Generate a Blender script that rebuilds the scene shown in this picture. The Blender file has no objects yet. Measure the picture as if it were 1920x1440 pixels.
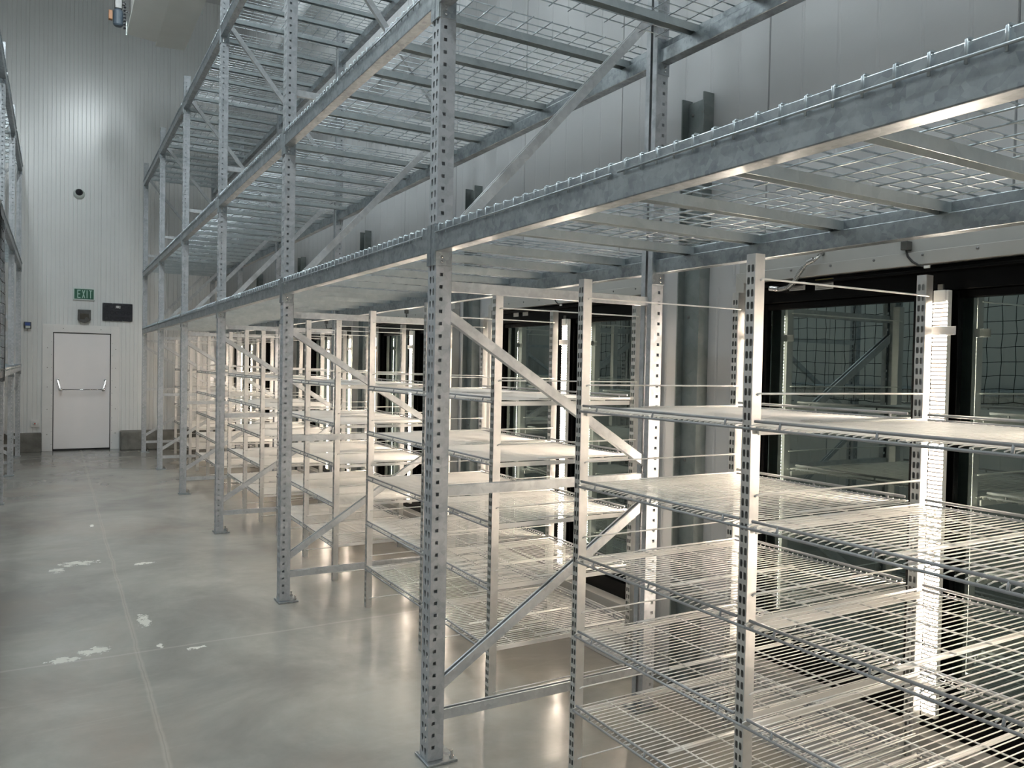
import bpy, bmesh, math, random
from mathutils import Vector, Matrix
random.seed(7)
scn = bpy.context.scene
COL = scn.collection

# ------------------------------------------------------------------ camera, world, exposure
F_PX = 1480.76; PITCH = math.radians(1.2399); YAW = math.radians(30.0786); ROLL = math.radians(1.1387); CAM_H = 1.672
fwd = Vector((math.sin(YAW)*math.cos(PITCH), math.cos(YAW)*math.cos(PITCH), -math.sin(PITCH)))
rgt = Vector((math.cos(YAW), -math.sin(YAW), 0)); up = rgt.cross(fwd)
r2 = rgt*math.cos(ROLL) + up*math.sin(ROLL); u2 = up*math.cos(ROLL) - rgt*math.sin(ROLL)
cd = bpy.data.cameras.new('camera'); cam = bpy.data.objects.new('camera', cd); COL.objects.link(cam)
cd.sensor_width = 36; cd.lens = F_PX/1920*36; cd.clip_start = .05; cd.clip_end = 100
cam.matrix_world = Matrix(((r2.x, u2.x, -fwd.x, 0), (r2.y, u2.y, -fwd.y, 0), (r2.z, u2.z, -fwd.z, CAM_H), (0, 0, 0, 1)))
scn.camera = cam
scn.view_settings.view_transform = 'Standard'; scn.view_settings.look = 'None'
scn.view_settings.gamma = 1; scn.view_settings.use_curve_mapping = False
scn.view_settings.exposure = 0.0
w = bpy.data.worlds.new('world'); scn.world = w; w.use_nodes = True
w.node_tree.nodes['Background'].inputs[0].default_value = (.5, .6, .62, 1)
w.node_tree.nodes['Background'].inputs[1].default_value = .03
LAMP_W = 88.0      # radiance of the ceiling fixtures' diffusers
LED_W = 122.0       # radiance of the warm strips on the door mullions

# ------------------------------------------------------------------ dimensions (metres)
B = 2.519                                  # rack bay pitch
XF, XR, UD, UW = 1.36, 2.575, .07, .078    # front face, back face, upright depth and width
YU = [2.991 + B*k for k in range(-1, 6)]   # near faces of the seven right-hand frames
LEV = [2.141, 3.156, 4.776]; BH = .106; UT = 5.183
XW = 2.90                                  # right wall
YW = 16.37                                 # far wall
XL, ZC, YN = -2.05, 8.6, -5.0              # left wall, ceiling, wall behind the camera
PX, RX = 1.86, 2.73                        # front and rear shelving posts
G = [3.382, 4.211, 5.152]
GROUPS = [[-1.66, -.785, .124]] + [[.86, 1.734, 2.643]] + [[g + B*k for g in G] for k in range(5)]
SH = [1.507 - .307*i for i in range(5)]
OPEN = [(gr[0] + .035, gr[2] + .065) for gr in GROUPS]
ZO0, ZO1 = .33, 2.09

# ------------------------------------------------------------------ materials
def mat(name, col, rough=.5, metal=0.0, spec=.5, noise=None, bump=None, col2=None, coat=0):
    m = bpy.data.materials.new(name); m.use_nodes = True; nt = m.node_tree; b = nt.nodes['Principled BSDF']
    b.inputs['Base Color'].default_value = (*col, 1); b.inputs['Roughness'].default_value = rough
    b.inputs['Metallic'].default_value = metal; b.inputs['Specular IOR Level'].default_value = spec
    b.inputs['Coat Weight'].default_value = coat
    tc = nt.nodes.new('ShaderNodeTexCoord')
    if noise:
        n = nt.nodes.new('ShaderNodeTexNoise'); n.inputs['Scale'].default_value = noise; n.inputs['Detail'].default_value = 5
        nt.links.new(tc.outputs['Object'], n.inputs['Vector'])
        cr = nt.nodes.new('ShaderNodeValToRGB'); cr.color_ramp.elements[0].position = .35; cr.color_ramp.elements[1].position = .68
        cr.color_ramp.elements[0].color = (*(col2 or col), 1); cr.color_ramp.elements[1].color = (*col, 1)
        nt.links.new(n.outputs['Fac'], cr.inputs[0]); nt.links.new(cr.outputs[0], b.inputs['Base Color'])
    if bump:
        n2 = nt.nodes.new('ShaderNodeTexNoise'); n2.inputs['Scale'].default_value = bump[0]; n2.inputs['Detail'].default_value = 3
        nt.links.new(tc.outputs['Object'], n2.inputs['Vector'])
        bp = nt.nodes.new('ShaderNodeBump'); bp.inputs['Strength'].default_value = bump[1]; bp.inputs['Distance'].default_value = .01
        nt.links.new(n2.outputs['Fac'], bp.inputs['Height']); nt.links.new(bp.outputs[0], b.inputs['Normal'])
    return m

def galv_mat(name, c1, c2, metal=.65, rough=.42, vs=55):
    m = mat(name, c1, rough, metal); nt = m.node_tree; b = nt.nodes['Principled BSDF']
    tc = nt.nodes.new('ShaderNodeTexCoord')
    v = nt.nodes.new('ShaderNodeTexVoronoi'); v.inputs['Scale'].default_value = vs
    n = nt.nodes.new('ShaderNodeTexNoise'); n.inputs['Scale'].default_value = 9; n.inputs['Detail'].default_value = 6; n.inputs['Roughness'].default_value = .65
    nt.links.new(tc.outputs['Object'], v.inputs['Vector']); nt.links.new(tc.outputs['Object'], n.inputs['Vector'])
    bw = nt.nodes.new('ShaderNodeRGBToBW'); nt.links.new(v.outputs['Color'], bw.inputs[0])
    mx = nt.nodes.new('ShaderNodeMath'); mx.operation = 'MULTIPLY_ADD'; mx.inputs[1].default_value = .3
    nt.links.new(bw.outputs[0], mx.inputs[0]); nt.links.new(n.outputs['Fac'], mx.inputs[2])
    cr = nt.nodes.new('ShaderNodeValToRGB'); cr.color_ramp.elements[0].position = .42; cr.color_ramp.elements[1].position = .8
    cr.color_ramp.elements[0].color = (*c2, 1); cr.color_ramp.elements[1].color = (*c1, 1)
    nt.links.new(mx.outputs[0], cr.inputs[0]); nt.links.new(cr.outputs[0], b.inputs['Base Color'])
    rr = nt.nodes.new('ShaderNodeMapRange'); rr.inputs[3].default_value = rough + .12; rr.inputs[4].default_value = rough - .1
    nt.links.new(mx.outputs[0], rr.inputs[0]); nt.links.new(rr.outputs[0], b.inputs['Roughness'])
    return m

def emit_mat(name, col, strength, dots=None):
    m = bpy.data.materials.new(name); m.use_nodes = True; nt = m.node_tree
    nt.nodes.remove(nt.nodes['Principled BSDF']); e = nt.nodes.new('ShaderNodeEmission')
    e.inputs[0].default_value = (*col, 1); e.inputs[1].default_value = strength
    nt.links.new(e.outputs[0], nt.nodes['Material Output'].inputs[0])
    if dots:   # rows of diodes: the strip is dimmer between them
        tc = nt.nodes.new('ShaderNodeTexCoord'); sx = nt.nodes.new('ShaderNodeSeparateXYZ'); nt.links.new(tc.outputs['Object'], sx.inputs[0])
        a = nt.nodes.new('ShaderNodeMath'); a.operation = 'MULTIPLY'; a.inputs[1].default_value = 2*math.pi/dots
        s = nt.nodes.new('ShaderNodeMath'); s.operation = 'SINE'
        mr = nt.nodes.new('ShaderNodeMapRange'); mr.inputs[1].default_value = -.6; mr.inputs[2].default_value = 1
        mr.inputs[3].default_value = strength*.004; mr.inputs[4].default_value = strength
        nt.links.new(sx.outputs[2], a.inputs[0]); nt.links.new(a.outputs[0], s.inputs[0]); nt.links.new(s.outputs[0], mr.inputs[0])
        nt.links.new(mr.outputs[0], e.inputs[1])
    return m

GALV = galv_mat('galvanised_steel', (.40, .435, .455), (.235, .26, .28), .9, .40)
GALVP = galv_mat('galvanised_post_steel', (.50, .52, .545), (.35, .375, .395), .55, .52, 38)
ZINC = galv_mat('bright_zinc_wire', (.50, .55, .58), (.34, .38, .41), .92, .36, 40)
BRAC = galv_mat('bright_brace_steel', (.62, .64, .65), (.48, .50, .52), .5, .42, 45)
CHAN = galv_mat('deck_channel_steel', (.50, .55, .56), (.42, .47, .49), .62, .4, 30)
POST = mat('grey_enamel_post', (.74, .74, .73), .36, .85, noise=30, col2=(.68, .68, .67))
WHITE = mat('white_coated_wire', (.86, .85, .82), .34, .0, noise=8, col2=(.79, .78, .75))
GREYW = mat('grey_coated_rail', (.36, .37, .38), .38, .2, noise=20, col2=(.30, .31, .32))
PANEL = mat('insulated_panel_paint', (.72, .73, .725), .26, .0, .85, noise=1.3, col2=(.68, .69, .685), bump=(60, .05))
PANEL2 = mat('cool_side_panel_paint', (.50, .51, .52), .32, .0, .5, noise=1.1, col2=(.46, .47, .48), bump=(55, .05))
TRIMM = mat('white_trim_sheet', (.76, .75, .74), .32, .0, noise=3, col2=(.71, .70, .69))
TRIMD = mat('grey_white_trim_sheet', (.44, .44, .42), .35, .0, noise=3, col2=(.40, .40, .38))
SCREW = mat('dull_screw_metal', (.22, .22, .22), .4, .8, noise=40)
DOORM = mat('white_door_skin', (.84, .81, .81), .28, .0, noise=1.5, col2=(.80, .775, .775))
BLACK = mat('black_anodised_frame', (.002, .002, .002), .25, .0, .12, noise=12, col2=(.003, .003, .003))
GASK = mat('black_rubber_gasket', (.008, .008, .008), .6, noise=20)
COLM = galv_mat('grey_primer_column', (.22, .25, .25), (.16, .19, .19), .3, .45, 12)
CONC = mat('concrete_kerb', (.20, .195, .175), .7, noise=7, col2=(.13, .125, .11), bump=(30, .3))
CHROME = mat('satin_chrome', (.62, .61, .60), .2, 1.0, noise=20)
PLAST = mat('black_plastic_plate', (.012, .013, .018), .35, noise=25, col2=(.02, .02, .026))
GREYP = mat('dark_smoked_plastic', (.10, .10, .095), .3, noise=14, col2=(.06, .06, .055))
GREEN = mat('exit_green', (.018, .12, .065), .4, noise=18, col2=(.014, .10, .055))
LETTER = mat('exit_pale_letters', (.42, .62, .54), .5, noise=18)
SIGNW = mat('pale_sign_frame', (.60, .66, .63), .4, noise=18)
BLUE = mat('blue_switch_face', (.05, .10, .32), .4, noise=18)
PAPER = mat('white_sticker', (.62, .62, .60), .5, noise=30)
YELL = mat('yellow_warning_band', (.62, .47, .06), .5, noise=30)
REDM = mat('red_tape', (.55, .05, .02), .5, noise=30)
ORNG = mat('orange_box', (.28, .11, .03), .5, noise=18)
MOTB = mat('blue_grey_motor_paint', (.075, .10, .13), .5, .0, noise=18, col2=(.055, .075, .095))
CEILM = mat('ceiling_panel_paint', (.62, .63, .63), .5, noise=2)
CABLE = mat('black_cable_jacket', (.012, .012, .012), .45, noise=30)
NETM = mat('black_net_cord', (.012, .014, .014), .7, noise=40)
EVAP = mat('off_white_evaporator_sheet', (.74, .74, .70), .5, .0, noise=3, col2=(.70, .70, .66))
CLEAR = mat('clear_strip_end', (.75, .74, .70), .2, noise=30)
LAMP = emit_mat('ceiling_lamp_diffuser', (.88, .97, 1.0), LAMP_W)
LEDM = emit_mat('warm_led_lens', (1.0, .83, .66), LED_W, .0155)

def glass_mat():
    m = bpy.data.materials.new('coated_door_glass'); m.use_nodes = True; nt = m.node_tree; nt.nodes.remove(nt.nodes['Principled BSDF'])
    t = nt.nodes.new('ShaderNodeBsdfTransparent'); t.inputs[0].default_value = (.30, .37, .36, 1)
    g = nt.nodes.new('ShaderNodeBsdfGlossy'); g.inputs['Color'].default_value = (.78, .96, .93, 1); g.inputs['Roughness'].default_value = .004
    f = nt.nodes.new('ShaderNodeFresnel'); f.inputs[0].default_value = 2.7
    mx = nt.nodes.new('ShaderNodeMixShader'); nt.links.new(f.outputs[0], mx.inputs[0])
    nt.links.new(t.outputs[0], mx.inputs[1]); nt.links.new(g.outputs[0], mx.inputs[2])
    nt.links.new(mx.outputs[0], nt.nodes['Material Output'].inputs[0]); return m
GLASS = glass_mat()

def floor_mat():
    m = bpy.data.materials.new('polished_concrete_floor'); m.use_nodes = True; nt = m.node_tree; L = nt.links.new
    b = nt.nodes['Principled BSDF']; tc = nt.nodes.new('ShaderNodeTexCoord')
    def N(scale, det=6, rough=.6, sc=(1, 1, 1), dist=0):
        mp = nt.nodes.new('ShaderNodeMapping'); mp.inputs['Scale'].default_value = sc; L(tc.outputs['Object'], mp.inputs[0])
        n = nt.nodes.new('ShaderNodeTexNoise'); n.inputs['Scale'].default_value = scale; n.inputs['Detail'].default_value = det
        n.inputs['Roughness'].default_value = rough; n.inputs['Distortion'].default_value = dist; L(mp.outputs[0], n.inputs['Vector']); return n.outputs['Fac']
    def M(op, a, b_, c=None):
        n = nt.nodes.new('ShaderNodeMath'); n.operation = op
        for i, v in enumerate((a, b_, c)):
            if v is None: continue
            if isinstance(v, (int, float)): n.inputs[i].default_value = v
            else: L(v, n.inputs[i])
        return n.outputs[0]
    def ramp(v, a, c1, d, c2):
        cr = nt.nodes.new('ShaderNodeValToRGB'); cr.color_ramp.elements[0].position = a; cr.color_ramp.elements[1].position = d
        cr.color_ramp.elements[0].color = (*c1, 1); cr.color_ramp.elements[1].color = (*c2, 1); L(v, cr.inputs[0]); return cr.outputs[0]
    def mix(f, a, c):
        n = nt.nodes.new('ShaderNodeMix'); n.data_type = 'RGBA'
        if isinstance(f, (int, float)): n.inputs[0].default_value = f
        else: L(f, n.inputs[0])
        for i, v in ((6, a), (7, c)):
            if isinstance(v, tuple): n.inputs[i].default_value = (*v, 1)
            else: L(v, n.inputs[i])
        return n.outputs[2]
    base = ramp(N(.9, 8, .62, (1, 1, 1), .5), .36, (.225, .216, .195), .64, (.375, .362, .33))
    brown = ramp(N(.55, 5, .6, (1, .6, 1), .3), .50, (0, 0, 0), .72, (1, 1, 1))
    bw = nt.nodes.new('ShaderNodeRGBToBW'); L(brown, bw.inputs[0])
    c = mix(M('MULTIPLY', bw.outputs[0], .75), base, (.32, .25, .20))
    fine = N(14, 8, .7); c = mix(M('MULTIPLY', fine, .34), c, (.19, .19, .17))
    streak = N(3.0, 7, .7, (.5, 3.2, 1), .8); st = nt.nodes.new('ShaderNodeMapRange'); st.inputs[1].default_value = .56; st.inputs[2].default_value = .74
    L(streak, st.inputs[0]); c = mix(M('MULTIPLY', st.outputs[0], .13), c, (.50, .50, .46))
    sp = nt.nodes.new('ShaderNodeSeparateXYZ'); L(tc.outputs['Object'], sp.inputs[0]); X, Y = sp.outputs[0], sp.outputs[1]
    # filled saw-cut joints: one along the aisle, one across it
    wob = M('MULTIPLY', M('SUBTRACT', N(1.7, 3), .5), .05)
    def joint(co, pos, wd):
        d = M('ABSOLUTE', M('SUBTRACT', M('ADD', co, wob), pos), 0); r = nt.nodes.new('ShaderNodeMapRange')
        r.inputs[1].default_value = wd; r.inputs[2].default_value = wd*.4; L(d, r.inputs[0]); return r.outputs[0]
    c = mix(M('MULTIPLY', joint(X, .42, .018), .30), c, (.46, .42, .365))
    c = mix(M('MULTIPLY', joint(X, .42, .004), .18), c, (.10, .095, .085))
    c = mix(M('MULTIPLY', joint(Y, 4.93, .014), .28), c, (.48, .46, .42))
    # chipped pale patches of old paint
    rag = M('SUBTRACT', N(16, 6, .75), .5)
    tot = None
    for (px, py, rx, ry) in ((.17, 7.3, .17, .10), (.03, 7.12, .06, .10), (.635, 7.08, .095, .045), (.505, 5.52, .045, .16), (.20, 5.06, .115, .075), (.05, 4.98, .10, .05), (.715, 4.86, .07, .03), (.33, 8.9, .02, .10), (.545, 4.98, .02, .04)):
        dx = M('DIVIDE', M('SUBTRACT', X, px), rx); dy = M('DIVIDE', M('SUBTRACT', Y, py), ry)
        d = M('ADD', M('MULTIPLY', dx, dx), M('MULTIPLY', dy, dy)); v = M('ADD', d, M('MULTIPLY', rag, 5.5))
        s = M('MULTIPLY', M('LESS_THAN', v, .5), M('LESS_THAN', d, 1.7)); tot = s if tot is None else M('MAXIMUM', tot, s)
    c = mix(M('MULTIPLY', tot, .85), c, (.58, .57, .51))
    L(c, b.inputs['Base Color'])
    rr = nt.nodes.new('ShaderNodeMapRange'); rr.inputs[1].default_value = .3; rr.inputs[2].default_value = .7; rr.inputs[3].default_value = .14; rr.inputs[4].default_value = .26
    L(N(1.6, 6), rr.inputs[0]); L(M('ADD', rr.outputs[0], M('MULTIPLY', tot, .3)), b.inputs['Roughness']); b.inputs['Specular IOR Level'].default_value = .55
    bp = nt.nodes.new('ShaderNodeBump'); bp.inputs['Strength'].default_value = .06; bp.inputs['Distance'].default_value = .004
    L(N(5, 4), bp.inputs['Height']); L(bp.outputs[0], b.inputs['Normal'])
    return m
FLOOR = floor_mat()

# ------------------------------------------------------------------ mesh helpers
class MB:
    def __init__(s): s.v = []; s.f = []
    def quad(s, a, b, c, d):
        n = len(s.v); s.v += [tuple(a), tuple(b), tuple(c), tuple(d)]; s.f.append((n, n+1, n+2, n+3)); return s
    def box(s, x0, x1, y0, y1, z0, z1):
        n = len(s.v)
        s.v += [(x0,y0,z0),(x1,y0,z0),(x1,y1,z0),(x0,y1,z0),(x0,y0,z1),(x1,y0,z1),(x1,y1,z1),(x0,y1,z1)]
        s.f += [tuple(n+i for i in q) for q in ((0,3,2,1),(4,5,6,7),(0,1,5,4),(1,2,6,5),(2,3,7,6),(3,0,4,7))]; return s
    def tube(s, pts, r, n=6, closed_ends=True):
        pts = [Vector(p) for p in pts]; rings = []
        for i, p in enumerate(pts):
            d = (pts[min(i+1, len(pts)-1)] - pts[max(i-1, 0)]).normalized()
            a = Vector((0, 0, 1)) if abs(d.z) < .9 else Vector((1, 0, 0))
            u = d.cross(a).normalized(); v = d.cross(u)
            st = len(s.v)
            for k in range(n):
                t = 2*math.pi*(k+.5)/n; s.v.append(tuple(p + u*(r*math.cos(t)) + v*(r*math.sin(t))))
            rings.append(st)
        for a, b in zip(rings, rings[1:]):
            for k in range(n): s.f.append((a+k, a+(k+1) % n, b+(k+1) % n, b+k))
        if closed_ends: s.f.append(tuple(rings[0]+k for k in range(n))[::-1]); s.f.append(tuple(rings[-1]+k for k in range(n)))
        return s
    def prism(s, prof, p0, p1, U, V):      # closed profile (u,v) swept from p0 to p1
        p0, p1, U, V = map(Vector, (p0, p1, U, V)); n = len(prof); st = len(s.v)
        for p in (p0, p1):
            for (a, b) in prof: s.v.append(tuple(p + U*a + V*b))
        for k in range(n): s.f.append((st+k, st+(k+1) % n, st+n+(k+1) % n, st+n+k))
        s.f.append(tuple(st+k for k in range(n))[::-1]); s.f.append(tuple(st+n+k for k in range(n))); return s
    def bar(s, p0, p1, a, b, side=(0, 1, 0)):  # rectangular bar, b thick along `side`
        p0, p1 = Vector(p0), Vector(p1); d = (p1-p0).normalized(); V = Vector(side); U = V.cross(d).normalized()
        return s.prism([(-a/2, -b/2), (a/2, -b/2), (a/2, b/2), (-a/2, b/2)], p0, p1, U, V)
    def lathe(s, prof, c, n=16, axis='z'):
        c = Vector(c); st = len(s.v); m = len(prof)
        for k in range(n):
            t = 2*math.pi*k/n
            for (r, h) in prof:
                q = {'z': (r*math.cos(t), r*math.sin(t), h), 'y': (r*math.cos(t), h, r*math.sin(t)), 'x': (h, r*math.cos(t), r*math.sin(t))}[axis]
                s.v.append(tuple(c + Vector(q)))
        for k in range(n):
            for j in range(m-1): s.f.append((st+k*m+j, st+((k+1) % n)*m+j, st+((k+1) % n)*m+j+1, st+k*m+j+1))
        return s
    def build(s, name, m, parent=None, loc=None, bevel=0, smooth=False, solid=0, weld=False):
        me = bpy.data.meshes.new(name); me.from_pydata(s.v, [], s.f); me.update()
        bm = bmesh.new(); bm.from_mesh(me)
        if weld: bmesh.ops.remove_doubles(bm, verts=bm.verts, dist=.0002)
        bmesh.ops.recalc_face_normals(bm, faces=bm.faces); bm.to_mesh(me); bm.free()
        if smooth:
            for p in me.polygons: p.use_smooth = True
        me.materials.append(m); o = bpy.data.objects.new(name, me); COL.objects.link(o)
        if parent: o.parent = parent
        if loc: o.location = loc
        if solid: d = o.modifiers.new('thickness', 'SOLIDIFY'); d.thickness = solid; d.offset = 0
        if bevel: d = o.modifiers.new('edge', 'BEVEL'); d.width = bevel; d.segments = 2; d.limit_method = 'ANGLE'
        return o

def tag(o, label=None, cat=None, group=None, kind=None):
    if label: o['label'] = label
    if cat: o['category'] = cat
    if group: o['group'] = group
    if kind: o['kind'] = kind
    return o
def empty(name, loc=(0, 0, 0), rz=0):
    o = bpy.data.objects.new(name, None); COL.objects.link(o); o.location = loc; o.rotation_euler = (0, 0, rz); o.empty_display_size = .1; return o
def copy_tree(o, kids, parent=None):
    c = o.copy(); COL.objects.link(c)
    if parent: c.parent = parent
    for ch in kids.get(o.name, ()): copy_tree(ch, kids, c)
    return c
def kids_of():
    d = {}
    for o in COL.objects:
        if o.parent: d.setdefault(o.parent.name, []).append(o)
    return d
def struct(o): o['kind'] = 'structure'; return o

# perforated sheet: columns = [(width, polygon or None)], cells repeated upward with a pitch
def perforated(mb, O, U, z0, z1, pitch, columns, phase=0):
    O, U = Vector(O), Vector(U); rows = int((z1 - z0 - phase)/pitch)
    def P(u, z): return tuple(O + U*u + Vector((0, 0, z)))
    u = 0
    for (wd, poly) in columns:
        if phase > 0: mb.quad(P(u, z0), P(u+wd, z0), P(u+wd, z0+phase), P(u, z0+phase))
        zt = z0 + phase + rows*pitch
        if poly is None: mb.quad(P(u, z0+phase), P(u+wd, z0+phase), P(u+wd, zt), P(u, zt))
        else:
            for r in range(rows):
                zb = z0 + phase + r*pitch
                out = [(0, 0), (.5, 0), (1, 0), (1, .5), (1, 1), (.5, 1), (0, 1), (0, .5)]
                st = len(mb.v); mb.v += [P(u+a*wd, zb+b*pitch) for a, b in out]
                mb.v += [P(u+wd/2+a, zb+pitch/2+b) for a, b in poly]
                for k in range(8): mb.f.append((st+k, st+(k+1) % 8, st+8+(k+1) % 8, st+8+k))
        if z1 - zt > 1e-4: mb.quad(P(u, zt), P(u+wd, zt), P(u+wd, z1), P(u, z1))
        u += wd
    return mb
def rect8(w_, h_, c=.0): return [(-w_/2+c, -h_/2), (0, -h_/2), (w_/2-c, -h_/2), (w_/2, 0), (w_/2-c, h_/2), (0, h_/2), (-w_/2+c, h_/2), (-w_/2, 0)]
SQ = rect8(.0145, .0145)
TEAR = [(-.005, -.012), (0, -.0155), (.005, -.012), (.008, .002), (.0095, .010), (0, .0155), (-.0095, .010), (-.008, .002)]
SLOT = [(-.0045, -.0105), (0, -.0115), (.0045, -.0105), (.0058, 0), (.0045, .0105), (0, .0115), (-.0045, .0105), (-.0058, 0)]

# ------------------------------------------------------------------ room shell
def ribbed(name, m, p0, along, nrm, length, z0, z1, pitch, depth, gw, seams=(), phase=0):
    """sheet-metal face whose grooves are real folds; runs `along`, recesses against nrm"""
    mb = MB(); p0, along, nrm = Vector(p0), Vector(along), Vector(nrm)
    cuts = []; t = phase
    while t < length:
        cuts.append((t, depth, gw)); t += pitch
    cuts = [c for c in cuts if all(abs(c[0]-s) > .03 for s in seams)] + [(s, .012, .010) for s in seams if 0 < s < length]
    cuts.sort(); pts = [(0, 0)]
    for (t, d, g) in cuts:
        if t - g/2 > pts[-1][0] and t + g/2 < length: pts += [(t-g/2, 0), (t-g*.2, -d), (t+g*.2, -d), (t+g/2, 0)]
    pts.append((length, 0))
    for a, b in zip(pts, pts[1:]):
        A = p0 + along*a[0] + nrm*a[1]; Bq = p0 + along*b[0] + nrm*b[1]
        mb.quad((A.x, A.y, z0), (Bq.x, Bq.y, z0), (Bq.x, Bq.y, z1), (A.x, A.y, z1))
    T = .12     # back face, so the wall has thickness
    A = p0 - nrm*T; Bq = p0 + along*length - nrm*T
    mb.quad((A.x, A.y, z0), (A.x, A.y, z1), (Bq.x, Bq.y, z1), (Bq.x, Bq.y, z0))
    for P_, Q in ((p0, A), (p0 + along*length, Bq)): mb.quad((P_.x, P_.y, z0), (Q.x, Q.y, z0), (Q.x, Q.y, z1), (P_.x, P_.y, z1))
    return struct(mb.build(name, m))

struct(MB().box(XL-.3, 3.3, YN-.3, YW+.4, -.12, 0).build('floor', FLOOR))
struct(MB().box(XL-.3, 3.3, YN-.3, YW+.4, ZC, ZC+.12).build('ceiling', CEILM))
# far wall round the exit door (door opening X -.035..905, up to 2.15)
DX0, DX1, DZ = -.031, .895, 2.134
wf = empty('wall_far'); struct(wf)
def far_piece(x0, x1, z0, z1):
    o = ribbed('panel', PANEL, (x0, YW, 0), (1, 0, 0), (0, -1, 0), x1-x0, z0, z1, .0675, .005, .012,
               seams=[s-x0 for s in (-1.56, -.422, .719, 1.86) if x0 < s < x1], phase=(math.ceil((x0+5)/.0675)*.0675 - 5 - x0)); del o['kind']; o.parent = wf
far_piece(XL, DX0-.01, 0, DZ+.01); far_piece(DX1+.01, 3.05, 0, DZ+.01); far_piece(XL, 3.05, DZ+.01, ZC)
ribbed('wall_left', PANEL, (XL, YN, 0), (0, 1, 0), (1, 0, 0), YW-YN, 0, ZC, .2, .003, .014, seams=[1.118*k for k in range(1, 20)])
ribbed('wall_back', PANEL, (XL, YN, 0), (1, 0, 0), (0, 1, 0), 3.05-XL, 0, ZC, .2, .003, .014, seams=[1.118*k for k in range(1, 6)])
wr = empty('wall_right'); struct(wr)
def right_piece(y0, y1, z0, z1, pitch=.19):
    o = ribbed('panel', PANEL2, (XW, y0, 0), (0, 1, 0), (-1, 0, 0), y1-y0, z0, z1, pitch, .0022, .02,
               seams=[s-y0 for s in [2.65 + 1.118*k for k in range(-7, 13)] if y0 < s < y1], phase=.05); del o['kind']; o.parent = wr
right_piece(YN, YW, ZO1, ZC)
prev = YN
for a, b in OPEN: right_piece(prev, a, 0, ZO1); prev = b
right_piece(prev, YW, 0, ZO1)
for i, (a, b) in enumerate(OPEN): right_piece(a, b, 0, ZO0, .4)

# concrete kerbs at the foot of the far wall
struct(MB().box(1.05, XW-.002, 16.05, YW-.004, 0, .345).build('baseboard_far', CONC, bevel=.02))
struct(MB().box(XL+.01, -.20, 16.22, YW-.004, 0, .335).build('baseboard_far', CONC, bevel=.01))
# floor-level steel angle under the door openings
for i, (a, b) in enumerate(OPEN):
    mb = MB(); mb.box(2.775, 2.80, a-.05, b+.05, .0, .022); mb.box(2.795, XW-.002, a-.05, b+.05, .0, .28)
    t = struct(mb.build('trim_%d' % (i+1), TRIMM, bevel=.003))
    s = MB()
    for k in range(6):
        for z in (.09, .19): s.lathe([(0, -.004), (.006, -.003), (.006, 0)], (2.795, a+.1+k*(b-a-.2)/5, z), 8, 'x')
    s.build('screw', SCREW, t)['kind'] = 'stuff'

# ------------------------------------------------------------------ exit door
dr = empty('door_1', (DX0, YW, 0)); struct(dr)
MB().box(.012, DX1-DX0-.012, -.005, .045, .03, DZ-.015).build('door_leaf', DOORM, dr, bevel=.006)
mb = MB(); Wd = DX1-DX0
mb.box(-.165, 0, -.03, .0, 0, DZ+.14); mb.box(Wd, Wd+.14, -.03, 0, 0, DZ+.14); mb.box(0, Wd, -.03, 0, DZ, DZ+.14)
fr = mb.build('door_frame', TRIMM, dr, bevel=.004)
s = MB()
for z in (.3, .75, 1.15, 1.5, 1.85): s.lathe([(0, -.037), (.008, -.035), (.008, -.03)], (-.085, 0, z), 8, 'y'); s.lathe([(0, -.037), (.008, -.035), (.008, -.03)], (Wd+.08, 0, z), 8, 'y')
for k in range(9): s.lathe([(0, -.034), (.005, -.033), (.005, -.03)], (-.02, 0, .12+k*.23), 8, 'y'); s.lathe([(0, -.034), (.005, -.033), (.005, -.03)], (Wd+.02, 0, .12+k*.23), 8, 'y')
for x in (.16, .76): s.lathe([(0, -.037), (.008, -.035), (.008, -.03)], (x, 0, DZ+.07), 8, 'y')
s.build('frame_screw', SCREW, fr)['kind'] = 'stuff'
g = MB(); g.box(0, .012, -.012, .03, 0, DZ); g.box(Wd-.012, Wd, -.012, .03, 0, DZ); g.box(.012, Wd-.012, -.012, .03, DZ-.014, DZ); g.box(.012, Wd-.012, -.02, .03, 0, .03)
g.build('gasket', GASK, dr)
pb = MB(); pb.tube([(.115, -.10, 1.105), (.79, -.10, 1.105)], .008, 8); pb.build('push_bar', CHROME, dr, smooth=True)
for sx, x in ((1, .075), (-1, .845)):
    a = MB(); a.bar((x, -.03, 1.27), (x+sx*.045, -.105, 1.105), .035, .02, (1, 0, 0)); a.lathe([(0, -.05), (.02, -.045), (.024, -.005)], (x+sx*.01, 0, 1.275), 14, 'y')
    a.lathe([(0, -.125), (.03, -.12), (.034, -.09), (0, -.085)], (x+sx*.045, 0, 1.105), 14, 'y'); a.build('bar_arm', CHROME, dr, bevel=.003)

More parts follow.
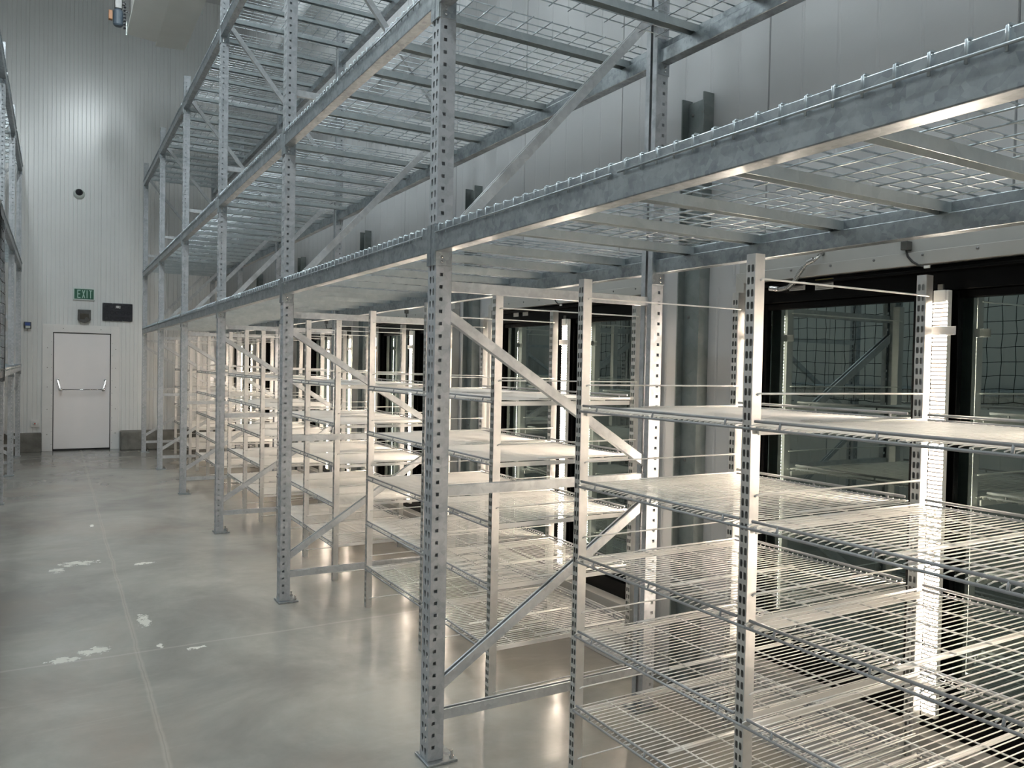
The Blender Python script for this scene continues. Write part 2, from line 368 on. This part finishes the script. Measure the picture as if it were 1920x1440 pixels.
# ------------------------------------------------------------------ display doors set into the right wall
ORD = ['camera-side out-of-view', 'nearest', 'second', 'third', 'fourth', 'fifth', 'farthest']
for i, (a, b) in enumerate(OPEN):
    d = empty('door_%d' % (i+2), (XW, a, 0)); struct(d); Lh = b-a; mid = Lh/2
    d['label'] = '%s pair of black framed glass cooler doors in the side wall' % ORD[i]
    mb = MB(); X0, X1 = -.02, .06
    mb.box(X0, X1, 0, Lh, ZO1-.10, ZO1); mb.box(X0, X1, 0, Lh, ZO0, ZO0+.09)
    mb.box(X0, X1, 0, .055, ZO0+.09, ZO1-.10); mb.box(X0, X1, Lh-.055, Lh, ZO0+.09, ZO1-.10)
    mb.box(X0-.02, X1, mid-.06, mid+.06, ZO0+.09, ZO1-.10)
    mb.box(X0-.035, X0, 0, Lh, ZO1-.03, ZO1-.018); mb.box(X0-.03, X0-.02, mid-.045, mid-.03, ZO0+.09, ZO1-.1); mb.box(X0-.03, X0-.02, mid+.03, mid+.045, ZO0+.09, ZO1-.1)
    mb.build('door_frame', BLACK, d, bevel=.003)
    for y0, y1 in ((.055, mid-.06), (mid+.06, Lh-.055)):
        fr = MB(); z0, z1 = ZO0+.09, ZO1-.10; q = .03
        fr.box(.0, .04, y0, y0+q, z0, z1); fr.box(.0, .04, y1-q, y1, z0, z1); fr.box(.0, .04, y0+q, y1-q, z0, z0+q); fr.box(0, .04, y0+q, y1-q, z1-q, z1)
        leaf = fr.build('door_sash', BLACK, d, bevel=.003)
        MB().box(.016, .020, y0+q-.004, y1-q+.004, z0+q-.004, z1-q+.004).build('glass_pane', GLASS, leaf)
    # white sheet trim round the opening
    tr = MB(); q = .05; X0, X1 = 2.83, XW-.002
    Z = lambda z: z
    tr.prism([(0, 0), (.05, -.05), (Lh, 0)][:0] or [(a-q, ZO1+q), (a, ZO1), (b, ZO1), (b+q, ZO1+q)], (X0, 0, 0), (X1, 0, 0), (0, 1, 0), (0, 0, 1))
    tr.prism([(a-q, .28), (a, .28), (a, ZO1), (a-q, ZO1+q)], (X0, 0, 0), (X1, 0, 0), (0, 1, 0), (0, 0, 1))
    tr.prism([(b, .28), (b+q, .28), (b+q, ZO1+q), (b, ZO1)], (X0, 0, 0), (X1, 0, 0), (0, 1, 0), (0, 0, 1))
    tr.box(2.80, X1, a, b, .28, ZO0)
    tr.box(2.85, X1, a-q, b+q, ZO1+q, ZO1+q+.085); tr.box(2.84, 2.85, a-q, b+q, ZO1+q+.075, ZO1+q+.085)
    t = struct(tr.build('trim_%d' % (i+9), TRIMD, bevel=.002))
    s = MB(); n = 9
    for k in range(n): s.lathe([(0, -.005), (.0055, -.003), (.0055, 0)], (2.83, a+.1+k*.205, ZO1+.036), 8, 'x')
    s.build('screw', SCREW, t)['kind'] = 'stuff'

# ------------------------------------------------------------------ pallet rack pieces
def upright(front=True):
    """C-shaped slotted post; its slotted face points to -X at x=0 (front) or +X (rear)"""
    mb = MB(); cols = [(.012, None), (.024, TEAR), (.006, None), (.024, TEAR), (.012, None)]
    x0, dx = (0, 1) if front else (UD, -1)
    perforated(mb, (x0, 0, 0), (0, 1, 0), .012, UT, .0508, cols, .01)
    for y in (0, UW): perforated(mb, (x0, y, 0), (dx, 0, 0), .012, UT, .0508, [(.012, None), (.022, SQ), (.036, None)], .03)
    for y, s in ((0, 1), (UW, -1)): mb.quad((x0+dx*UD, y, .012), (x0+dx*UD, y+s*.030, .012), (x0+dx*UD, y+s*.030, UT), (x0+dx*UD, y, UT))
    return mb
def make_frame():
    r = empty('rack_upright_frame')
    for front in (True, False):
        lx = 0 if front else XR-UD-XF
        upright(front).build('post', GALVP, r, (lx, 0, 0), solid=.0022, weld=True)
        x0, x1 = (-.012, .125) if front else (-.055, .082)
        p = MB().box(lx+x0, lx+x1, -.032, UW+.032, 0, .011).build('base_plate', GALV, r, bevel=.002)
        bx = lx + (.105 if front else -.035)
        for (qx, qy) in ((bx, -.012), (bx, UW+.012)):
            bb = MB()
            bb.lathe([(0, .045), (.006, .045), (.006, .02)], (qx, qy, 0), 8); bb.lathe([(0, .024), (.011, .024), (.011, .011)], (qx, qy, 0), 6)
            bb.build('anchor_bolt', CHROME, p)
    y = UW/2; fx0, fx1 = UD-.01, XR-UD-XF+.01
    def brace(name, p0, p1):
        p0, p1 = Vector(p0), Vector(p1); d = (p1-p0).normalized(); V = Vector((0, 1, 0)); U = V.cross(d).normalized()
        h, t, g = .042, .034, .003      # lipped channel opening upward
        b = MB().prism([(-h/2, -t/2), (h/2, -t/2), (h/2, -t/2+g*3), (h/2-g, -t/2+g*3), (h/2-g, -t/2+g), (-h/2+g, -t/2+g), (-h/2+g, t/2-g), (h/2-g, t/2-g), (h/2-g, t/2-g*3), (h/2, t/2-g*3), (h/2, t/2), (-h/2, t/2)], p0, p1, U*(-1 if U.z < 0 else 1), V)
        return b.build(name, BRAC, r)
    for z in (.187, 1.142, 2.005, 3.54, 4.97): brace('horizontal_brace', (fx0, y, z), (fx1, y, z))
    for z0, z1 in ((1.895, 1.215), (.31, 1.015), (2.20, 3.40), (4.94, 3.62)): brace('diagonal_brace', (fx0, y, z0), (fx1, y, z1))
    return r
def beam_parts(r, flip):
    """outer face at x=0, body toward +x; flip for the rear one"""
    s = -1 if flip else 1; L = B-UW
    prof = [(0, 0), (.058*s, 0), (.058*s, .065), (.034*s, .065), (.034*s, BH), (0, BH)]
    MB().prism(prof, (0, UW, 0), (0, UW+L, 0), (1, 0, 0), (0, 0, 1)).build('beam_body', GALV, r, bevel=.003)
    for y0, side in ((UW, -1), (B, 1)):
        c = MB(); o = .008*s
        ya, yb = (UW-.036, UW) if side < 0 else (B, B+.036)
        xa, xb = sorted((-.001*s, o)); c.box(xa, xb, ya, yb, -.055, BH+.01)         # wing over the slotted face
        xa, xb = sorted((o*.5, .075*s)); yy = (UW, UW+.004) if side < 0 else (B-.004, B); c.box(xa, xb, yy[0], yy[1], -.055, BH+.01)
        cn = c.build('end_connector', GALV, r, bevel=.001)
        bt = MB()
        for z in (-.02, -.04):
            bt.lathe([(0, -.006), (.0055, -.004), (.006, 0)] if side > 0 else [(0, .006), (.0055, .004), (.006, 0)], (.03*s, yy[0] if side > 0 else yy[1], z), 10, 'y')
        bt.build('rivet', CHROME, cn)
def make_beam(flip=False):
    r = empty('rack_beam'); beam_parts(r, flip); return r
DW = 1.205   # one wire deck
def make_deck():
    """origin: level's underside height at the front edge; deck spans x 0..XR-XF+.02, y 0..DW"""
    r = empty('wire_deck'); D = XR-XF+.016; zt = BH+.004; mb = MB(); n = 18; p = .067
    ys = [.033 + p*k for k in range(n)]
    for y in ys: mb.tube([(-.006, y, zt-.046), (-.006, y, zt-.004), (.0, y, zt), (D-.0, y, zt), (D+.006, y, zt-.004), (D+.006, y, zt-.046)], .0030, 6)
    for k in range(13):
        x = .012 + k*(D-.024)/12; mb.tube([(x, .012, zt-.006), (x, DW-.012, zt-.006)], .0030, 6)
    for x in (-.012, D+.012): mb.tube([(x, .012, zt-.036), (x, DW-.012, zt-.036)], .0034, 6)
    mb.build('wire_mesh', ZINC, r, smooth=True)
    for y in (.2, .602, 1.0):
        c = MB(); x0, x1, z0, z1 = .03, D-.03, .066, BH-.005
        c.prism([(-.022, z0), (-.020, z0), (-.020, z1-.002), (.020, z1-.002), (.020, z0), (.022, z0), (.022, z1), (-.022, z1)], (x0, y, 0), (x1, y, 0), (0, 1, 0), (0, 0, 1))
        c.build('support_channel', CHAN, r)
    return r
frame0 = make_frame(); beamF = make_beam(False); beamR = make_beam(True); deck0 = make_deck()
KID = kids_of(); used = set()
def place(proto, loc, rz, label, cat, group):
    if proto.name in used: o = copy_tree(proto, KID)
    else: o = proto; used.add(proto.name)
    o.location = loc; o.rotation_euler = (0, 0, rz); tag(o, label, cat, group); return o
FR = ['cropped upright frame of the main rack, beyond the right picture edge', 'tall upright frame nearest in the aisle, its foot bolted near the picture bottom',
      'galvanised upright frame standing second from the near end of the main rack', 'galvanised upright frame standing third from the near end of the main rack',
      'galvanised upright frame standing fourth along the main rack towards the exit door', 'galvanised upright frame second to last before the concrete kerb',
      'galvanised upright frame at the far end of the main rack beside the kerb']
for k, y in enumerate(YU): place(frame0, (XF, y, 0), 0, FR[k], 'rack frame', 'upright frames of the main rack')
BAY = ['bay cut by the right picture edge', 'bay behind the nearest tall post', 'second bay beyond the nearest tall post', 'third bay beyond the nearest tall post', 'fourth bay, next to last toward the exit', 'last bay at the far wall']
LVN = ['lowest', 'middle', 'top']
for li, z in enumerate(LEV):
    for k in range(6):
        place(beamF, (XF-.008, YU[k], z), 0, 'aisle-side beam, %s level, %s' % (LVN[li], BAY[k]), 'rack beam', 'aisle-side beams of the main rack')
        place(beamR, (XR+.008, YU[k], z), 0, 'wall-side beam, %s level, %s' % (LVN[li], BAY[k]), 'rack beam', 'wall-side beams of the main rack')
        for j in (0, 1):
            place(deck0, (XF-.008, YU[k]+UW+.012+j*(DW+.006), z), 0, 'wire deck, %s level, %s half of the %s' % (LVN[li], ('near', 'far')[j], BAY[k]), 'wire deck', 'wire decks of the main rack')
# rack across the aisle: same pieces turned round
XA = -.50; YL = [15.60 - B*k for k in range(7)]; LZ = [1.445, 3.156, 4.776]
LF = ['last', 'second to last', 'third to last', 'fourth to last', 'fifth to last', 'sixth to last', 'seventh to last']
for k, y in enumerate(YL): place(frame0, (XA, y+UW, 0), math.pi, 'upright frame of the opposite rack, %s before the far wall' % LF[k], 'rack frame', 'upright frames of the opposite rack')
for li, z in enumerate(LZ):
    for k in range(6):
        if li and k > 2: continue
        y = YL[k] + UW
        place(beamF, (XA+.008, y, z), math.pi, 'opposite rack, aisle-side beam, %s level, %s bay' % (LVN[li], LF[k]), 'rack beam', 'aisle-side beams of the opposite rack')
        place(beamR, (XA-(XR-XF)-.008, y, z), math.pi, 'opposite rack, wall-side beam, %s level, %s bay' % (LVN[li], LF[k]), 'rack beam', 'wall-side beams of the opposite rack')
        for j in (0, 1):
            place(deck0, (XA+.008, y-UW-.012-j*(DW+.006), z), math.pi, 'opposite rack wire deck, %s level, %s bay, %s half' % (LVN[li], LF[k], ('far', 'near')[j]), 'wire deck', 'wire decks of the opposite rack')

# ------------------------------------------------------------------ wire shelving behind the glass doors
PW, PD, PH = .036, .040, 2.036
def shelf_post():
    mb = MB(); perforated(mb, (0, 0, 0), (0, 1, 0), .004, PH, .0382, [(.002, None), (.016, SLOT), (.016, SLOT), (.002, None)], .02)
    mb.quad((0, 0, 0), (PD, 0, 0), (PD, 0, PH), (0, 0, PH)); mb.quad((0, PW, 0), (PD, PW, 0), (PD, PW, PH), (0, PW, PH))
    mb.quad((PD, 0, 0), (PD, 0, PH), (PD, PW, PH), (PD, PW, 0))
    return mb
def make_end():
    r = empty('shelving_frame')
    for x in (0, RX-PX): shelf_post().build('post', POST, r, (x, 0, 0), solid=.0014, weld=True)
    for z in (1.955, 1.60, 1.285, .975, .664, .352, .058):
        MB().tube([(.02, -.004, z), (.03, -.004, z+.004), (RX-PX-.01, -.004, z+.004), (RX-PX+.012, -.004, z+.004)], .0032, 6).build('cross_rod', WHITE, r, smooth=True)
    return r
def make_shelf(Ln):
    """from post to post; origin at the near front post's corner, z at the deck"""
    r = empty('wire_shelf'); D = RX-PX; y0, y1 = .012, Ln+PW-.012 - .0; mb = MB()
    ya, yb = PW+.004, Ln-.004
    n = int((yb-ya)/.0254); st = (yb-ya)/n
    for k in range(n+1):
        y = ya + k*st; mb.tube([(-.010, y, -.004), (.012, y, 0), (D+.012, y, 0), (D+.018, y, .004)], .0021, 6)
    for x in (.16, .34, .52, .70): mb.tube([(x, ya, -.0045), (x, yb, -.0045)], .003, 6)
    for y in (ya+.012, ya+.022, yb-.012, yb-.022): mb.tube([(.30, y, .006), (D+.01, y, .006)], .0026, 6)
    mb.build('wire_grid', WHITE, r, smooth=True)
    f = MB(); f.tube([(-.013, -.004, -.010), (-.013, Ln-.006, -.010)], .0045, 8); f.tube([(-.006, .035, .013), (-.006, Ln-.02, .013)], .0050, 8)
    for y in (.10, Ln/2, Ln-.12): f.tube([(-.013, y, -.012), (-.007, y, .014)], .004, 6)
    f.build('front_rail', GREYW, r, smooth=True)
    b = MB(); b.tube([(D-.012, .05, .022), (D-.012, Ln-.03, .022)], .0055, 8); b.tube([(D-.012, .05, .004), (D-.012, Ln-.03, .004)], .004, 8)
    for y in (.12, Ln/2, Ln-.1): b.tube([(D-.012, y, .0), (D-.012, y, .024)], .004, 6)
    b.build('back_rail', GREYW, r, smooth=True)
    for y in (PW+.006, Ln-.014):
        MB().prism([(0, 0), (.006, 0), (.006, -.022), (0, -.022)], (.02, y, -.008), (D, y, -.008), (0, 1, 0), (0, 0, 1)).build('side_bracket', WHITE, r)
    MB().box(.10, D-.12, Ln/2-.009, Ln/2+.009, -.013, -.008).build('centre_strip', WHITE, r)
    return r
ends = []; end0 = make_end(); KID = kids_of()
GN = ['camera-side out-of-view', 'nearest', 'second', 'third', 'fourth', 'fifth', 'farthest']
SN = ['top', 'second', 'middle', 'fourth', 'bottom']
for gi, gr in enumerate(GROUPS):
    for j, y in enumerate(gr):
        lab = 'slotted two-post shelving frame, %s of the %s shelving unit by the doors' % (('near end', 'middle', 'far end')[j], GN[gi])
        place(end0, (PX, y, 0), 0, lab, 'shelving frame', 'slotted shelving frames along the doors')
shelf_protos = {}
for gi, gr in enumerate(GROUPS):
    if gi == 0: continue
    for j in (0, 1):
        Ln = round(gr[j+1]-gr[j], 3)
        if Ln not in shelf_protos: shelf_protos[Ln] = make_shelf(Ln); KID = kids_of()
        for i, z in enumerate(SH):
            lab = '%s white wire shelf in the %s half of the %s shelving unit' % (SN[i], ('near', 'far')[j], GN[gi])
            place(shelf_protos[Ln], (PX, gr[j], z), 0, lab, 'wire shelf', 'white wire shelves along the doors')

# ------------------------------------------------------------------ warm LED strips on the mullions
def make_led():
    """lens faces the shelves"""
    r = empty('light_strip'); z0, z1 = .40, 1.985
    h = MB().box(.009, .034, -.028, .028, z0, z1).build('strip_housing', CLEAR, r, bevel=.002)
    lens = MB(); prof = [(.009, -.027), (.007, -.026), (.003, -.016), (.002, 0), (.003, .016), (.007, .026), (.009, .027)]
    lens.prism(prof, (0, 0, z0+.015), (0, 0, z1-.045), (1, 0, 0), (0, 1, 0)).build('strip_lens', LEDM, r)
    MB().box(-.002, .02, -.022, .022, z1-.045, z1).build('end_cap', CLEAR, r, bevel=.002)
    MB().box(.004, .012, -.010, .010, z1, z1+.022).build('wire_plug', GREYP, r)
    for z in (1.835, .52):
        c = MB(); c.box(-.010, -.007, -.07, .035, z-.016, z+.016); c.box(-.010, .03, -.03, -.0285, z-.016, z+.016); c.box(-.010, .03, .0285, .03, z-.016, z+.016)
        c.lathe([(0, -.014), (.004, -.013), (.004, -.01)], (0, -.062, z+.01), 8, 'x'); c.lathe([(0, -.014), (.004, -.013), (.004, -.01)], (0, -.062, z-.01), 8, 'x')
        c.build('clamp_bracket', TRIMM, r, bevel=.001)
    return r
leds = [make_led()]*3; KID = kids_of()
for gi, gr in enumerate(GROUPS):
    for j, y in enumerate(gr):
        dy = (.040, .0, .0)[j]
        lab = 'glowing warm white light strip at the %s of the %s glass door pair' % (('near jamb', 'middle mullion', 'far jamb')[j], GN[gi])
        place(leds[j], (2.812, y+dy, 0), 0, lab, 'light strip', 'warm light strips on the door frames')

# ------------------------------------------------------------------ steel columns between the door openings
def make_column():
    r = empty('steel_column'); x0, x1, w_, h_ = 0, XW-2.83-.002, .165, 3.085
    MB().box(x0, x1, 0, .008, 0, h_).build('flange', COLM, r); MB().box(x0, x1, w_-.008, w_, 0, h_).build('flange', COLM, r)
    MB().box(x0+.042, x0+.050, .008, w_-.008, 0, h_-.02).build('web', COLM, r)
    s = MB()
    for z in (.5, 1.2, 1.95, 2.6, 3.0):
        for y in (.045, .12): s.lathe([(0, -.008), (.008, -.006), (.009, 0)], (x0+.042, y, z), 6, 'x')
    s.build('bolt_head', SCREW, r); return r
c0 = make_column(); KID = kids_of()
for k in range(5):
    place(c0, (2.83, 3.007+B*k, 0), 0, 'short grey steel channel column on the side wall, %s one' % ('nearest', 'second', 'third', 'fourth', 'last')[k], 'steel column', 'steel columns between the cooler doors')

# ------------------------------------------------------------------ small fittings by the nearest doors
cp = [(2.862, 2.585, 2.052), (2.845, 2.560, 2.050), (2.815, 2.519, 2.050), (2.806, 2.470, 2.042), (2.805, 2.422, 2.047), (2.805, 2.394, 2.066), (2.805, 2.369, 2.099), (2.805, 2.339, 2.131), (2.805, 2.317, 2.149), (2.808, 2.284, 2.157), (2.825, 2.277, 2.175), (2.85, 2.277, 2.185)]
cond = MB().tube(cp, .007, 8).build('flexible_conduit', CHROME, smooth=True); tag(cond, 'silver corrugated flexible conduit arching over the door header beside the shelving post', 'conduit')
rg = MB(); pts = [Vector(p) for p in cp[3:8]]
for a, b in zip(pts, pts[1:]):
    nq = max(3, int((b-a).length/.0065))
    for q in range(nq):
        p = a.lerp(b, q/nq); d = (b-a).normalized(); rg.tube([p-d*.002, p+d*.002], .0105, 10)
rg.build('armour_ring', CHROME, cond)['kind'] = 'stuff'
MB().tube([(2.812, 2.530, 2.051), (2.806, 2.478, 2.044)], .0125, 12).build('end_fitting', CHROME, cond, bevel=.003)
MB().tube([(2.805, 2.325, 2.145), (2.806, 2.290, 2.157)], .0125, 12).build('end_fitting', CHROME, cond, bevel=.003)
def cable_drop(y, lab):
    r = empty('cable_gland', (2.83, y, 2.165))
    MB().box(-.015, .019, -.014, .014, -.015, .02).build('gland_body', GREYP, r, bevel=.003)
    MB().tube([(0, 0, -.012), (-.002, -.010, -.04), (-.002, -.030, -.062), (-.002, -.055, -.078), (-.001, -.085, -.086)], .0042, 8).build('cable', CABLE, r, smooth=True)
    MB().box(-.006, .0, -.10, -.078, -.092, -.082).build('cable_clip', PAPER, r)
    tag(r, lab, 'cable gland', 'cable drops over the door headers')
for gi, gr in enumerate(GROUPS[1:], 1):
    cable_drop(gr[1]+.15, 'small cable gland with a black cable above the middle of the %s glass door pair' % GN[gi])
st = MB().box(2.877, 2.879, 2.392, 2.478, 2.040, 2.078).build('white_sticker', PAPER); tag(st, 'plain white sticker on the black door header beside the conduit', 'sticker')
ln = MB()
for k in range(5): ln.box(2.8762, 2.877, 2.402, 2.468-.006*(k % 3), 2.046+k*.006, 2.0475+k*.006)
ln.build('print_line', GREYP, st)
st = MB().box(2.877, 2.879, 2.246, 2.338, 2.034, 2.080).build('warning_sticker', PAPER); tag(st, 'white warning sticker with a yellow top band on the black door header', 'sticker')
MB().box(2.8762, 2.877, 2.247, 2.337, 2.067, 2.079).build('yellow_band', YELL, st)
ln = MB()
for k in range(4): ln.box(2.8762, 2.877, 2.254, 2.330-.008*(k % 2), 2.039+k*.0062, 2.0405+k*.0062)
ln.build('print_line', GREYP, st)
tp = MB().box(2.874, 2.879, 2.660, 2.672, 2.030, 2.044).build('red_cable_tag', REDM); tag(tp, 'tiny red tag at the corner of the black door header', 'tag')
for q, (y, lab) in enumerate(((4.93, 'small white sticker on the second door header, nearer the jamb'), (4.80, 'small white sticker on the second door header, nearer the mullion'))):
    tag(MB().box(2.877, 2.879, y-.035, y+.035, 2.035, 2.072).build('header_sticker', PAPER), lab, 'sticker')

# ------------------------------------------------------------------ fittings on the far wall
r = empty('exit_sign', (.451, YW-.002, 2.838))
MB().box(-.175, .175, -.028, 0, -.11, .11).build('sign_frame', SIGNW, r, bevel=.004)
MB().box(-.155, .155, -.031, -.027, -.09, .09).build('sign_face', GREEN, r)
def strokes(ch, x, w_=.052, h=.145, t=.014):
    mb = MB(); y0, y1 = -.0335, -.0305; z0, z1 = -h/2, h/2
    def bx(xa, xb, za, zb): mb.box(x+xa, x+xb, y0, y1, za, zb)
    if ch == 'E': bx(0, t, z0, z1); bx(t, w_, z1-t, z1); bx(t, w_*.85, -t/2, t/2); bx(t, w_, z0, z0+t)
    if ch == 'I': bx(0, t, z0, z1)
    if ch == 'T': bx(0, w_, z1-t, z1); bx(w_/2-t/2, w_/2+t/2, z0, z1-t)
    if ch == 'X':
        for a, b in ((0, w_-t), (w_-t, 0)): mb.prism([(x+a, z0), (x+a+t, z0), (x+b+t, z1), (x+b, z1)], (0, y0, 0), (0, y1, 0), (1, 0, 0), (0, 0, 1))
    return mb.build('letter_%s' % ch.lower(), LETTER, r)
for ch, x in (('E', -.108), ('X', -.034), ('I', .040), ('T', .078)): strokes(ch, x)
tag(r, 'green exit sign with pale letters above the white door', 'exit sign')
r = empty('emergency_light', (.457, YW-.002, 2.43))
MB().prism([(-.105, .125), (.105, .125), (.105, -.06), (.06, -.10), (0, -.115), (-.06, -.10), (-.105, -.06)], (0, 0, 0), (0, -.09, 0), (1, 0, 0), (0, 0, 1)).build('lamp_housing', GREYP, r, bevel=.008)
MB().box(-.07, .07, -.096, -.088, -.05, .06).build('lamp_window', mat('brown_smoked_lens', (.05, .042, .03), .2, noise=12), r, bevel=.004)
MB().lathe([(0, -.10), (.03, -.10), (.035, -.07)], (.035, 0, -.045), 14, 'y').build('lamp_head', GREYP, r)
tag(r, 'dark smoked emergency light unit over the white door', 'emergency light')
r = empty('black_vent_plate', (.999, YW-.002, 2.537))
MB().box(-.25, .25, -.03, 0, -.165, .165).build('plate', PLAST, r, bevel=.006)
dd = MB()
for i in range(5):
    for j in range(3): dd.lathe([(.038, -.030), (.036, -.036), (.028, -.036), (.026, -.030)], (-.185+i*.0925, 0, -.11+j*.105), 14, 'y')
dd.build('round_port', PLAST, r)
MB().box(-.035, .045, -.036, -.030, .07, .12).build('white_label', PAPER, r)
sc = MB()
for x in (-.24, -.08, .08, .24):
    for z in (-.155, .155): sc.lathe([(0, -.034), (.005, -.033), (.006, -.03)], (x, 0, z), 8, 'y')
sc.build('plate_screw', CHROME, r)
tag(r, 'black rectangular wall plate with round ports right of the exit sign', 'wall plate')
r = empty('dome_camera', (.36, YW-.002, 4.64))
MB().lathe([(0, -.075), (.055, -.07), (.085, -.04), (.095, 0)], (0, 0, 0), 24, 'y').build('camera_base', SIGNW, r, smooth=True)
MB().lathe([(0, -.12), (.03, -.115), (.055, -.09), (.062, -.06)], (0, 0, .02), 24, 'y').build('camera_dome', PLAST, r, smooth=True)
tag(r, 'small dome camera with a black lens high on the ribbed wall', 'camera')
r = empty('wall_switch', (-.42, YW-.002, 2.235))
MB().box(-.055, .055, -.05, 0, -.06, .06).build('switch_box', GREYP, r, bevel=.006)
MB().box(-.04, .04, -.055, -.048, -.005, .05).build('switch_face', BLUE, r); MB().box(-.03, .04, -.06, -.048, -.05, -.008).build('switch_lever', SIGNW, r)
tag(r, 'grey switch box with a blue face left of the door', 'switch')
r = empty('wall_outlet', (-.30, YW-.002, .50))
MB().box(-.065, .065, -.04, 0, -.065, .065).build('outlet_box', TRIMM, r, bevel=.006)
MB().lathe([(0, -.075), (.028, -.07), (.035, -.038)], (0, 0, 0), 16, 'y').build('outlet_cap', SIGNW, r); MB().lathe([(0, -.08), (.012, -.078), (.012, -.07)], (0, 0, 0), 10, 'y').build('outlet_pin', REDM, r)
tag(r, 'pale round-capped wall outlet above the low kerb left of the door', 'outlet')

# ------------------------------------------------------------------ evaporator hung from the ceiling
r = empty('evaporator', (.88, 9.0, 6.4)); Lx, Ly = .82, 4.0
MB().prism([(0, .03), (.40, .0), (.40, .05), (0, .08)], (0, 0, 0), (0, Ly-.02, 0), (1, 0, 0), (0, 0, 1)).build('drip_pan', EVAP, r, bevel=.004)
MB().prism([(.40, .0), (Lx, .03), (Lx, .08), (.40, .05)], (0, 0, 0), (0, Ly+.16, 0), (1, 0, 0), (0, 0, 1)).build('drip_pan', EVAP, r, bevel=.004)
MB().box(.04, Lx-.02, .03, Ly-.16, .085, .72).build('casing', EVAP, r, bevel=.01)
for x in (-.012, Lx):
    for y in (.1, 1.3, 2.6, Ly-.03): MB().box(x, x+.012, y-.035, y, .0, .20).build('hanger_bracket', SIGNW, r)
for x in (.15, .67):
    for y in (.4, Ly-.4): MB().tube([(x, y, .72), (x, y, ZC-6.4)], .008, 8).build('hanger_rod', GALV, r)
tag(r, 'large off-white evaporator hung under the ceiling near the far wall', 'evaporator')
r = empty('valve_motor', (.762, 12.9, 6.62))
MB().lathe([(0, -.13), (.05, -.13), (.066, -.11), (.066, .08), (.045, .11), (0, .12)], (0, 0, 0), 16).build('motor_body', MOTB, r, smooth=False)
MB().box(-.05, .05, -.05, .05, .11, .26).build('gear_head', GREYP, r, bevel=.01)
MB().box(-.125, -.075, -.04, .03, -.06, .07).build('junction_box', ORNG, r, bevel=.006)
cc = MB()
for k in range(8): cc.lathe([(.012, -.012), (.02, 0), (.012, .012)], (.085, 0, -.14+k*.05), 8)
cc.tube([(.085, 0, -.16), (.085, 0, .24)], .008, 8); cc.tube([(.0, 0, .2), (.085, 0, .2)], .02, 8); cc.tube([(.085, 0, .1), (.13, 0, .1)], .012, 8); cc.build('coupling', PLAST, r)
tag(r, 'blue-grey motor with an orange box hung beside the evaporator', 'motor')

# ------------------------------------------------------------------ ceiling lamps
def make_lamp():
    r = empty('ceiling_lamp'); MB().box(-.16, .16, -.62, .62, .02, .09).build('lamp_housing', SIGNW, r, bevel=.01)
    MB().box(-.14, .14, -.60, .60, .0, .02).build('lamp_diffuser', LAMP, r)
    for y in (-.45, .45): MB().tube([(0, y, .09), (0, y, .95)], .004, 6).build('hanger_wire', GALV, r)
    return r
l0 = make_lamp(); KID = kids_of()
for n_, (x, y) in enumerate(((-.8, -2.5), (-.8, .8), (-.8, 4.2), (-.8, 7.4), (.62, 9.3), (.62, 10.6))):
    place(l0, (x, y, ZC-.95), 0, 'white high-bay ceiling lamp hung high over the hall, %s along the aisle' % ('first', 'second', 'third', 'fourth', 'fifth', 'sixth')[n_], 'ceiling lamp', 'high-bay ceiling lamps')

# ------------------------------------------------------------------ safety net on the opposite rack
mb = MB(); y0, y1, zt, cell = .7, 9.6, 3.05, .107; ny = int((y1-y0)/cell); nz = 15; grid = {}
for i in range(ny+1):
    sag = .05*abs(math.sin(i*cell/1.26*math.pi/2))
    for j in range(nz+1):
        jy, jz = random.uniform(-.008, .008), random.uniform(-.008, .008)
        grid[i, j] = (XA+.048+.012*math.sin(i*.37+j*.21), y0+i*cell+jy, zt-j*cell*(1-.02)+jz-sag*(j/nz)**3)
for i in range(ny+1): mb.tube([grid[i, j] for j in range(nz+1)], .0026, 4)
for j in range(nz+1): mb.tube([grid[i, j] for i in range(ny+1)], .0045 if j in (0, nz) else .0032, 4)
net = mb.build('safety_net', NETM); tag(net, 'black square-mesh safety net hung on the opposite rack, mirrored in the door glass', 'net')
